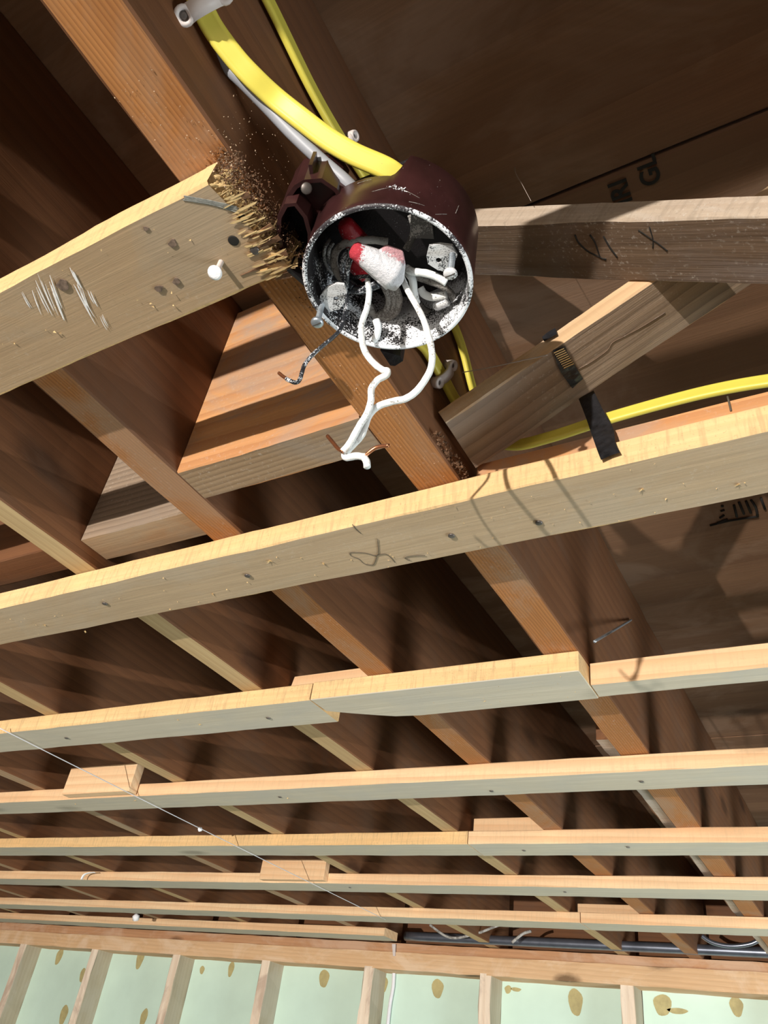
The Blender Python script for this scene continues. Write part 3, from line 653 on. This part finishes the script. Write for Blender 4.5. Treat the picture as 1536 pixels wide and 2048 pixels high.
# back plate: full except where the cables come in
pl = []
for k in range(0, 73):
    deg = -52+k*(238+52)/72; a = math.radians(deg); pl.append(W(BX+(BR-.004)*math.cos(a), BY+(BR-.004)*math.sin(a), BZ+BH-.010))
o = prism('back_plate', pl, (0, 0, .006*S*1.5), MT['bakelite_dark'], box)
# nailing bracket towards the joist
def wallpath(name, pts, z0, z1, th, mat, parent):
    n = len(pts); vs_ = []; fs = []
    for i, (x, y) in enumerate(pts):
        a = Vector(pts[max(i-1, 0)]); b = Vector(pts[min(i+1, n-1)]); d = (b-a).normalized(); nn = Vector((-d.y, d.x))*th/2
        vs_ += [W(x-nn.x, y-nn.y, z0), W(x+nn.x, y+nn.y, z0), W(x+nn.x, y+nn.y, z1), W(x-nn.x, y-nn.y, z1)]
    for i in range(n-1):
        for j in range(4): fs.append((i*4+j, i*4+(j+1) % 4, (i+1)*4+(j+1) % 4, (i+1)*4+j))
    fs += [(0, 1, 2, 3), tuple((n-1)*4+j for j in (3, 2, 1, 0))]
    o = put(name, vs_, fs, mat, None, parent)
    bm = bmesh.new(); bm.from_mesh(o.data); bmesh.ops.recalc_face_normals(bm, faces=bm.faces); bm.to_mesh(o.data); bm.free(); return o
br = empty('nailing_bracket', W(-.52, .43, BZ+.05), parent=box)
wallpath('bracket_wall', [(-.566, .455), (-.553, .425), (-.537, .405), (-.518, .394), (-.505, .398), (-.503, .42), (-.512, .445), (-.524, .462)], .952, 1.03, .006, MT['bakelite'], br)
wallpath('bracket_wall', [(-.520, .394), (-.500, .385), (-.484, .384), (-.462, .392), (-.452, .412), (-.452, .424)], .972, 1.04, .006, MT['bakelite'], br)
prism('bracket_web', [W(-.508, .402, .985), W(-.478, .388, .985), (W(-.452, .41, .985)), W(-.44, .425, .985), W(-.495, .452, .985), W(-.512, .455, .985)], (0, 0, .004), MT['bakelite'], br)
prism('bracket_web', [W(-.566, .47, 1.02), W(-.56, .42, 1.02), W(-.52, .396, 1.02), W(-.505, .41, 1.02), W(-.52, .47, 1.02), W(-.55, .53, 1.02)], (0, 0, .004), MT['bakelite_dark'], br)
wallpath('bracket_wall', [(-.568, .475), (-.556, .52), (-.552, .56)], .94, 1.03, .006, MT['bakelite_dark'], br)
wallpath('bracket_wall', [(-.477, .386), (-.470, .372)], .985, 1.02, .005, MT['bakelite'], br)
lathe('nail', [(.0016, .02), (.0016, .002), (.0030, .001), (.0033, -.0002), (.0028, -.0008)], W(at(613, 377, .962)), (-.6, .35, .8), MT['nail'], br, 16)
lathe('nail', [(.002, .02), (.002, .0), (.0016, -.001)], W(at(582, 396, .975)), (-.6, .35, .5), MT['nail'], br, 10)
prism('bracket_foot', [W(at(x, y, 1.03)) for x, y in ((722, 690), (800, 712), (806, 722), (790, 732), (745, 728), (726, 712))], (0, 0, .02), MT['black'], box)
# cover-screw tabs
def tabpart(pts, hole, hr):
    P = [at(x, y, BZ+.014) for x, y in pts]; c = sum(P, Vector())/len(P); H = at(hole[0], hole[1], BZ+.014)
    n = len(P); m = 12; vs_ = []; fs = []
    for zz in (0, .005):
        vs_ += [W(p+Vector((0, 0, zz))) for p in P]
        vs_ += [W(H+Vector((hr*math.cos(2*math.pi*i/m), hr*math.sin(2*math.pi*i/m), zz))) for i in range(m)]
    bm = bmesh.new(); lay = []
    for s_ in (0, 1):
        V = [bm.verts.new(v) for v in vs_[s_*(n+m):(s_+1)*(n+m)]]; lay.append(V)
        ed = [bm.edges.new((V[i], V[(i+1) % n])) for i in range(n)]+[bm.edges.new((V[n+i], V[n+(i+1) % m])) for i in range(m)]
        bmesh.ops.triangle_fill(bm, use_beauty=True, use_dissolve=False, edges=ed)
    A, B = lay
    for i in range(n): bm.faces.new((A[i], A[(i+1) % n], B[(i+1) % n], B[i]))
    for i in range(m): bm.faces.new((A[n+i], A[n+(i+1) % m], B[n+(i+1) % m], B[n+i]))
    bmesh.ops.recalc_face_normals(bm, faces=bm.faces)
    cc = W(c)
    for v in bm.verts: v.co -= cc
    me = D.meshes.new('screw_tab'); bm.to_mesh(me); bm.free(); me.materials.append(MT['tab'])
    return link('screw_tab', me, box, cc)
tabpart([(640, 592), (655, 575), (672, 568), (688, 570), (694, 585), (690, 603), (680, 618), (660, 624), (640, 612)], (672, 598), .0042)
tabpart([(858, 492), (880, 489), (905, 492), (915, 510), (905, 535), (893, 545), (875, 540), (856, 528), (853, 512)], (877, 521), .0042)
def screw(a, b, lab, za, zb):
    p = W(at(a[0], a[1], za)); q = W(at(b[0], b[1], zb)); ax = (p-q).normalized(); l = (p-q).length
    e = empty('cover_screw', q, lab, 'screw')
    prof = []
    k = 0
    while k*.0007 < l: prof.append((.0019 if k % 2 else .00165, k*.0007)); k += 1
    lathe('shank', prof, q, ax, MT['steel'], e, 12, False)
    lathe('screw_head', [(.0022, .001), (.0037, 0), (.0040, -.0012), (.0032, -.0024), (.0012, -.0028)], q, ax, MT['tab'] if 'lower' not in lab else MT['steel'], e, 16)
    prism('slot', [q+Vector((-.003, -.0004, -.0029)), q+Vector((.003, -.0004, -.0029)), q+Vector((.003, .0004, -.0029)), q+Vector((-.003, .0004, -.0029))], (0, 0, .0004), MT['nail'], e)
screw((644, 608), (635, 643), 'cover screw hanging at lower left of the box rim', BZ+.012, .885)
screw((905, 508), (901, 545), 'plaster-caked cover screw at right of the box rim', BZ+.012, .89)
# ------------------------------------------------------------------ wires in and out of the box
def wire(name, pts, r, mat, label, tips=(), cat='wire', group=None, prt='insulation', bump=.10, depth='z'):
    A_ = aty if depth == 'y' else at
    P = [W(A_(x, y, z)) for x, y, z in pts]
    if not tips:
        return tag(sweep(name, P, circ(r, 10), mat, n=7, bump=bump), label, cat, group)
    e = empty(name, P[0], label, cat, group)
    sweep(prt, P, circ(r, 10), mat, e, n=7, bump=bump)
    for t in tips: sweep('copper_end', [W(A_(x, y, z)) for x, y, z in t], circ(.0010, 8), MT['copper'], e, n=5)
    return e
wire('hanging_wire', [(735, 560, .548), (738, 585, .548), (734, 615, .548), (723, 650, .547), (724, 680, .545), (731, 705, .543), (748, 727, .541), (766, 740, .541), (775, 742, .543), (772, 751, .546), (755, 760, .548), (743, 778, .549), (742, 800, .549), (735, 825, .549), (717, 855, .549), (700, 886, .548), (686, 903, .547)],
     .0018, MT['white_wire'], 'white insulated wire hanging left of its pair, kinked below the box', [[(686, 903, .547), (676, 897, .547), (666, 885, .547), (655, 872, .547)]], depth='y')
wire('hanging_wire', [(803, 552, .56), (815, 580, .561), (832, 610, .562), (847, 640, .563), (857, 672, .564), (864, 705, .564), (862, 735, .564), (850, 760, .564), (833, 782, .563), (812, 797, .562), (785, 803, .561), (757, 812, .56), (739, 830, .56), (731, 850, .56), (722, 872, .559), (704, 892, .558), (690, 908, .557), (693, 915, .556), (712, 912, .555), (730, 914, .555)],
     .0018, MT['white_wire'], 'white insulated wire curving down at right below the box', [[(728, 914, .555), (740, 903, .555), (755, 894, .555), (778, 891, .555)]], depth='y')
stub = wire('hanging_wire', [(729, 917, .5545), (733, 923, .554), (734, 933, .553)], .0018, MT['white_wire'], 'short cut stub of white insulation at the lowest wire tips', depth='y')
wire('ground_wire', [(700, 555, .545), (693, 575, .545), (694, 600, .545), (690, 625, .545), (683, 655, .543), (668, 673, .541), (645, 692, .538), (625, 710, .536), (610, 728, .533), (604, 745, .53), (599, 760, .527), (590, 765, .525), (573, 758, .524)],
     .0012, MT['dark_wire'], 'thin black-coated wire hanging to the left of the box', [[(574, 758, .524), (565, 752, .524), (558, 746, .524)]], depth='y')
wire('box_wire', [(712, 582, .955), (690, 565, .965), (674, 545, .972), (668, 520, .978), (676, 497, .985), (700, 484, .99), (740, 480, .995), (775, 484, 1.0)], .0024, MT['coil_wire'], 'pale grey wire looping round the left of the connectors')
wire('box_wire', [(705, 500, .98), (690, 512, .97), (684, 535, .965), (690, 560, .958), (705, 575, .95)], .0020, MT['dark_wire'], 'glossy black wire loop left of the main connector, outer')
wire('box_wire', [(712, 510, .965), (700, 520, .955), (694, 545, .95), (693, 575, .945)], .0018, MT['dark_wire'], 'glossy black wire behind connector tip, inner')
wire('box_wire', [(700, 577, .955), (720, 580, .95), (740, 575, .945), (757, 568, .945)], .0026, MT['dark_wire'], 'speckled black wire crossing under the main connector')
wire('box_wire', [(698, 556, .965), (725, 553, .96), (750, 552, .958)], .0012, MT['dark_wire'], 'thin black wire across behind the main connector')
wire('box_wire', [(812, 535, .955), (825, 543, .948), (850, 546, .942), (872, 553, .936), (893, 565, .93)], .0023, MT['white_wire'], 'plastered white wire running right from the connector')
wire('box_wire', [(815, 545, .965), (825, 560, .955), (828, 585, .95), (833, 605, .95)], .0024, MT['white_wire'], 'short white wire stub beside the long right wire')
wire('box_wire', [(830, 552, .97), (855, 560, .968), (880, 570, .966), (900, 585, .97), (912, 605, .98)], .0024, MT['coil_wire'], 'grey wire curving down inside right of the box')
wire('box_wire', [(840, 575, .96), (848, 588, .955), (865, 594, .953), (893, 590, .952)], .0025, MT['white_wire'], 'thick white-spattered wire arc at right inside the box')
wire('box_wire', [(872, 612, .955), (882, 608, .952), (896, 602, .95)], .0030, MT['tab'], 'lump of plaster-covered wire low at right inside the box')
wire('box_wire', [(832, 600, .985), (850, 622, .985), (880, 628, .985), (905, 615, .985), (915, 590, .985)], .0026, MT['grey_wire'], 'grey wire loop lying low at right in the box')
for i, (dx, dy) in enumerate(((0, 0), (10, 3), (20, 4))):
    wire('coiled_wire', [(762+dx, 560, .985), (775+dx, 585, .982), (778+dx, 605, .98), (770+dx, 622+dy, .978), (755+dx*.8, 632+dy, .977), (742+dx*.3, 625+dy, .98), (738, 608, .985)], .0024, MT['coil_wire'],
         ('inner', 'middle', 'outer')[i]+' of three nested grey wire bends below the connector', group='nested wire bends in the box')
for i, r in enumerate((16, 25, 34)):
    wire('coiled_wire', [(690+r*math.cos(t)-8, 522+1.25*r*math.sin(t)-12, 1.0) for t in (2.0, 2.5, 3.0, 3.5, 4.0)], .0012, MT['grey_wire'],
         ('smallest', 'middle', 'largest')[i]+' of three thin curled wires deep at left in the box', group='thin curled wires in the box')
wire('box_wire', [(822, 430, 1.02), (828, 455, 1.015), (822, 480, 1.01), (812, 500, 1.0)], .0022, MT['grey_wire'], 'grey wire hanging at upper right inside the box')
wire('box_wire', [(752, 640, .945), (756, 655, .935), (753, 672, .926), (745, 682, .92)], .0023, MT['white_wire'], 'white-coated wire lying on lower inside wall of the box')
j = prism('cable_sleeve', [W(at(x, y, 1.0)) for x, y in ((822, 425), (862, 428), (868, 478), (820, 476))], (0, 0, .012), MT['grey_wire'])
tag(j, 'grey cable jacket end inside the box at upper right', 'cable')
# ---- wire connectors
def connector(tipuv, baseuv, zt_, zb_, r0, r1, mat, label, wings=None):
    a = W(at(*tipuv, zt_)); b = W(at(*baseuv, zb_)); ax = (b-a); l = ax.length; ax.normalize()
    e = empty('wire_connector', a, label, 'wire connector')
    # local frame: X along the body, so the plaster mask follows it
    view = (W(0, 0, 0)-a).normalized(); yv = (view.cross(ax)).normalized(); zv = ax.cross(yv)
    if (UV.dot(yv)) < 0: yv = -yv; zv = -zv
    Mx = Matrix((ax, yv, zv)).transposed().to_4x4(); Mx.translation = a
    prof = [(.15, -.0022), (.6, -.0018), (.92, -.0004), (1.0, .0015)]
    vs_, fs = [], []; m = 24; rows = []
    for rr_, d in prof: rows.append((rr_*r0, d))
    for k in range(1, 9): rows.append((r0+(r1-r0)*(k/8), .0015+(l-.0015)*k/8))
    for r_, d in rows:
        for i in range(m):
            g = 1+.05*math.cos(i*math.pi)
            t = 2*math.pi*i/m; vs_.append((d, r_*g*math.cos(t), r_*g*math.sin(t)))
    for k in range(len(rows)-1):
        for i in range(m):
            q = (i+1) % m; fs.append((k*m+i, k*m+q, (k+1)*m+q, (k+1)*m+i))
    fs.append(tuple(range(m))[::-1]); fs.append(tuple((len(rows)-1)*m+i for i in range(m)))
    def fin(nm, me):
        bm = bmesh.new(); bm.from_mesh(me); bmesh.ops.recalc_face_normals(bm, faces=bm.faces); bm.to_mesh(me); bm.free()
        o = D.objects.new(nm, me); COL.objects.link(o); o.parent = e; o.matrix_basis = parent_matrix(e).inverted() @ Mx; return o
    fin('connector_body', mesh_from('connector_body', vs_, fs, [mat], smooth=True))
    if wings:
        for nm, wp in wings:
            P = []
            for (x, y) in wp:
                d = ray(x, y); q = W(d*(zb_+.0)/d.z)
                P.append(Mx.inverted() @ q)
            zc = 0
            pts = [(p.x, p.y, -.0022+zc) for p in P]+[(p.x, p.y, .0030+zc) for p in P]; n = len(P)
            f = [tuple(range(n)), tuple(range(n, 2*n))[::-1]]+[(i, (i+1) % n, n+(i+1) % n, n+i) for i in range(n)]
            o = fin(nm, mesh_from(nm, pts, f, [mat]))
            md = o.modifiers.new('bevel', 'BEVEL'); md.width = .0016; md.segments = 3
            for p in o.data.polygons: p.use_smooth = True
    return e
connector((709, 500), (790, 548), .925, .925, .0050, .0098, MT['red_plaster'], 'large winged red wire connector caked in white plaster',
          [('connector_wing', [(742, 528), (762, 500), (778, 491), (812, 503), (814, 530), (806, 562), (786, 580), (765, 572), (750, 562), (748, 545)])])
connector((690, 447), (716, 488), 1.0, 1.005, .0052, .0075, MT['red'], 'dark red wire connector deep at upper left in the box')
connector((706, 528), (735, 545), .985, .985, .0050, .0062, MT['red'], 'small red connector half hidden below the winged one')
# ------------------------------------------------------------------ cables
Y1 = [(392, -12, 1.125), (424, 53, 1.115), (470, 116, 1.098), (509, 158, 1.086), (551, 197, 1.08), (604, 239, 1.06), (656, 278, 1.042), (709, 309, 1.028), (776, 339, 1.016), (812, 368, 1.008)]
c1 = sweep('yellow_cable', [W(at(*p)) for p in Y1], nm_prof(.0125, .0060), MT['yellow'], up=(.45, -.35, -.75), n=9)
tag(c1, 'bright yellow flat cable curving from the clip down into the box', 'cable')
Gc = [(372, -5, 1.158), (407, 66, 1.146), (445, 123, 1.128), (491, 169, 1.105), (537, 216, 1.085), (586, 268, 1.058), (639, 318, 1.03), (691, 363, 1.0), (725, 400, .99)]
c2 = sweep('grey_cable', [W(at(*p)) for p in Gc], circ(.0040, 14), MT['grey_jacket'], n=9)
tag(c2, 'grey round cable beside the yellow one, entering the box', 'cable')
c3 = sweep('yellow_cable', [W(-.556, y, z) for y, z in ((.08, 1.372), (.25, 1.355), (.40, 1.326), (.534, 1.33), (.7, 1.355), (.95, 1.345), (1.06, 1.26), (1.14, 1.20))], nm_prof(.0125, .0055), MT['yellow'], up=(1, 0, 0), n=8)
tag(c3, 'dull yellow cable flat along side of the joist, passing behind the box', 'cable')
c4_ = sweep('yellow_cable', [W(p) for p in ((-.50, .68, 1.07), (-.53, .76, 1.10), (-.550, .84, 1.155), (-.552, .916, 1.155), (-.551, 1.0, 1.145))] +
            [W(p) for p in ((-.535, 1.10, 1.145), (-.485, 1.133, 1.13), (-.407, 1.14, 1.132), (-.272, 1.14, 1.143), (-.110, 1.14, 1.145), (.008, 1.14, 1.132), (.12, 1.15, 1.115), (.29, 1.16, 1.10))],
            nm_prof(.0125, .0060), MT['yellow'], up=(1, -.3, -.2), n=8)
tag(c4_, 'yellow cable below the box, turning right behind the tape to frame edge', 'cable')
def clip(c, ax, out, label, k=1.0):
    e = empty('cable_clip', c, label, 'clip', 'white cable clips')
    ax = Vector(ax).normalized(); out = Vector(out); out = (out-ax*out.dot(ax)).normalized(); side = ax.cross(out)
    pts = [c+side*(.0095*k*math.cos(t))+out*(.007*k*math.sin(t)-.001) for t in [q*math.pi/8 for q in range(9)]]
    sweep('strap', pts, [(-.0045*k, -.0013), (.0045*k, -.0013), (.0045*k, .0013), (-.0045*k, .0013)], MT['clip'], e, up=out, n=2)
    for s_ in (-1, 1):
        lathe('nail_boss', [(.0050*k, -.005), (.0054*k, .003), (.0050*k, .0045), (.0030*k, .0046), (.0026*k, .0020)], c+side*s_*.0115*k, out, MT['clip'], e, 16)
        lathe('nail', [(.0022*k, 0), (.0022*k, .0026), (.0012*k, .0030)], c+side*s_*.0115*k, out, MT['nail'], e, 10)
    return e
c0 = W(at(408, 10, 1.112)); clip(c0, W(at(424, 53, 1.115))-W(at(392, -12, 1.125)), (W(0, 0, 0)-c0), 'white nail-on cable clip at top of frame holding yellow and grey cables', 1.05)
c0 = W(-.548, .916, 1.155); clip(c0, (0, .9, -.1), (1, -.3, -.5), 'white nail-on cable clip on joist just below right of the box', .9)
clip(W(-.556, .50, 1.333), (0, 1, 0), (1, 0, -.3), 'small clip on flat cable half hidden above the box', .8)
# ------------------------------------------------------------------ black tape
tp = empty('black_tape', W(at(1170, 790, 1.17)), 'torn black electrical tape wrapped on bridging and hanging over the cable', 'tape')
def ribbon(name, Lp, Rp, mat, parent, th=.0006):
    A = smooth_path(Lp, 5); B = smooth_path(Rp, 5); vs_, fs = [], []
    off = Vector((0, th*.6, th))
    for i, (a, b) in enumerate(zip(A, B)):
        m_ = (a+b)/2; dz = Vector((0, 0, .0009*math.sin(i*1.3)))
        vs_ += [a, m_+dz, b, a+off, m_+off+dz, b+off]
    n = len(A)
    for i in range(n-1):
        a = i*6; b = a+6
        fs += [(a, a+1, b+1, b), (a+1, a+2, b+2, b+1), (a+3, b+3, b+4, a+4), (a+4, b+4, b+5, a+5), (a, b, b+3, a+3), (a+2, a+5, b+5, b+2)]
    fs += [(0, 3, 4, 1), (1, 4, 5, 2), tuple((n-1)*6+k for k in (0, 1, 4, 3)), tuple((n-1)*6+k for k in (1, 2, 5, 4))]
    return put(name, vs_, fs, mat, None, parent)
Lp = [(1157, 797, 1.098), (1172, 836, 1.092), (1183, 868, 1.075), (1195, 902, 1.052), (1202, 920, 1.048)]
Rp = [(1187, 781, 1.098), (1206, 820, 1.092), (1226, 856, 1.075), (1231, 886, 1.052), (1240, 905, 1.048)]
ribbon('hanging_strip', [W(aty(*p)) for p in Lp], [W(aty(*p)) for p in Rp], MT['black'], tp)
ribbon('wrapped_strip', [W(onpl(a, b, P2, n2, .004)) for a, b in ((1106, 700), (1112, 722), (1122, 745), (1145, 777))], [W(onpl(a, b, P2, n2, .004)) for a, b in ((1130, 692), (1138, 712), (1148, 728), (1166, 758))], MT['black'], tp)
ribbon('tape_end', [W(aty(x, y, .932)) for x, y in ((1088, 683), (1100, 676), (1114, 668))], [W(aty(x, y, .932)) for x, y in ((1084, 674), (1096, 664), (1110, 656))], MT['black'], tp)
for k in range(9):
    t = k/9; a = Vector((1108+22*t, 706+34*t, 0)); 
    p = W(onpl(a.x, a.y, P2, n2, .0062)); q = W(onpl(a.x+20, a.y-9, P2, n2, .0062))
    sweep('glue_streak', [p, (p+q)/2, q], [(-.0006, 0), (0, -.0002), (.0006, 0), (0, .0002)], MT['splinter'], tp, n=1, smooth=False)
# ------------------------------------------------------------------ cobwebs
cw = sweep('cobweb', [W(aty(x, y, .93)) for x, y in ((925, 745), (980, 735), (1040, 722), (1095, 710))], circ(.0005, 4), MT['web'], bump=.9)
tag(cw, 'thin dusty cobweb thread between joist and taped bridging', 'cobweb')
cw = sweep('cobweb', [W(aty(x, y, .78)) for x, y in ((1035, 300), (1030, 340), (1045, 370), (1062, 402))], circ(.00025, 4), MT['web'])
tag(cw, 'fine cobweb strand hanging by dark plywood above the bridging', 'cobweb')

# ------------------------------------------------------------------ bits on the end wall
v = sweep('white_wire', [W(aty(x, y, YW+.18)) for x, y in ((788, 1944), (786, 1975), (780, 2010), (775, 2055))], circ(.006, 8), MT['string'])
tag(v, 'thin white wire hanging down the green foam board, centre bottom', 'wire')
v = prism('metal_strap', [W(aty(x, y, YW-.012)) for x, y in ((784, 1888), (791, 1888), (790, 1912), (786, 1912))], (0, .003, 0), MT['clip'])
tag(v, 'small white metal strap on wall plate above the hanging white wire', 'strap')

for par, (xa, xb), (ya, yb), n_, sd in ((s1, (-1.6, -.6), (.33, .46), 45, 21), (s2, (-2.2, 0), (1.07, 1.22), 110, 22), (s3b, (-1.2, -.6), (1.82, 1.96), 30, 23)):
    crumbs('sawdust', n_, lambda r: W(r.uniform(xa, xb), r.uniform(ya, yb), HS-.002), MT['splinter'], par, .0003, .0011, sd)
def wallpt(r, c, w_, z0, z1):
    a = math.radians(r.gauss(c, w_)); return W(BX+(BR+.001)*math.cos(a), BY+(BR+.001)*math.sin(a), BZ+r.uniform(z0, z1))
crumbs('plaster_crumbs', 26, lambda r: wallpt(r, 303, 3, .035, .045), MT['plaster'], box, .0003, .0010, 31)
crumbs('plaster_crumbs', 60, lambda r: wallpt(r, 318, 22, .004, .12), MT['coil_wire'], box, .00012, .0003, 32)
for a0, z0, a1, z1 in ((288, .03, 302, .042), (304, .04, 318, .030), (330, .012, 338, .03), (312, .014, 322, .018), (345, .05, 347, .075), (276, .06, 286, .062)):
    P = []
    for t in (0, .5, 1):
        a = math.radians(a0+(a1-a0)*t); P.append(W(BX+(BR+.0006)*math.cos(a), BY+(BR+.0006)*math.sin(a), BZ+z0+(z1-z0)*t))
    sweep('scratch', P, circ(.00011, 4), MT['coil_wire'], box, n=4, bump=.6)
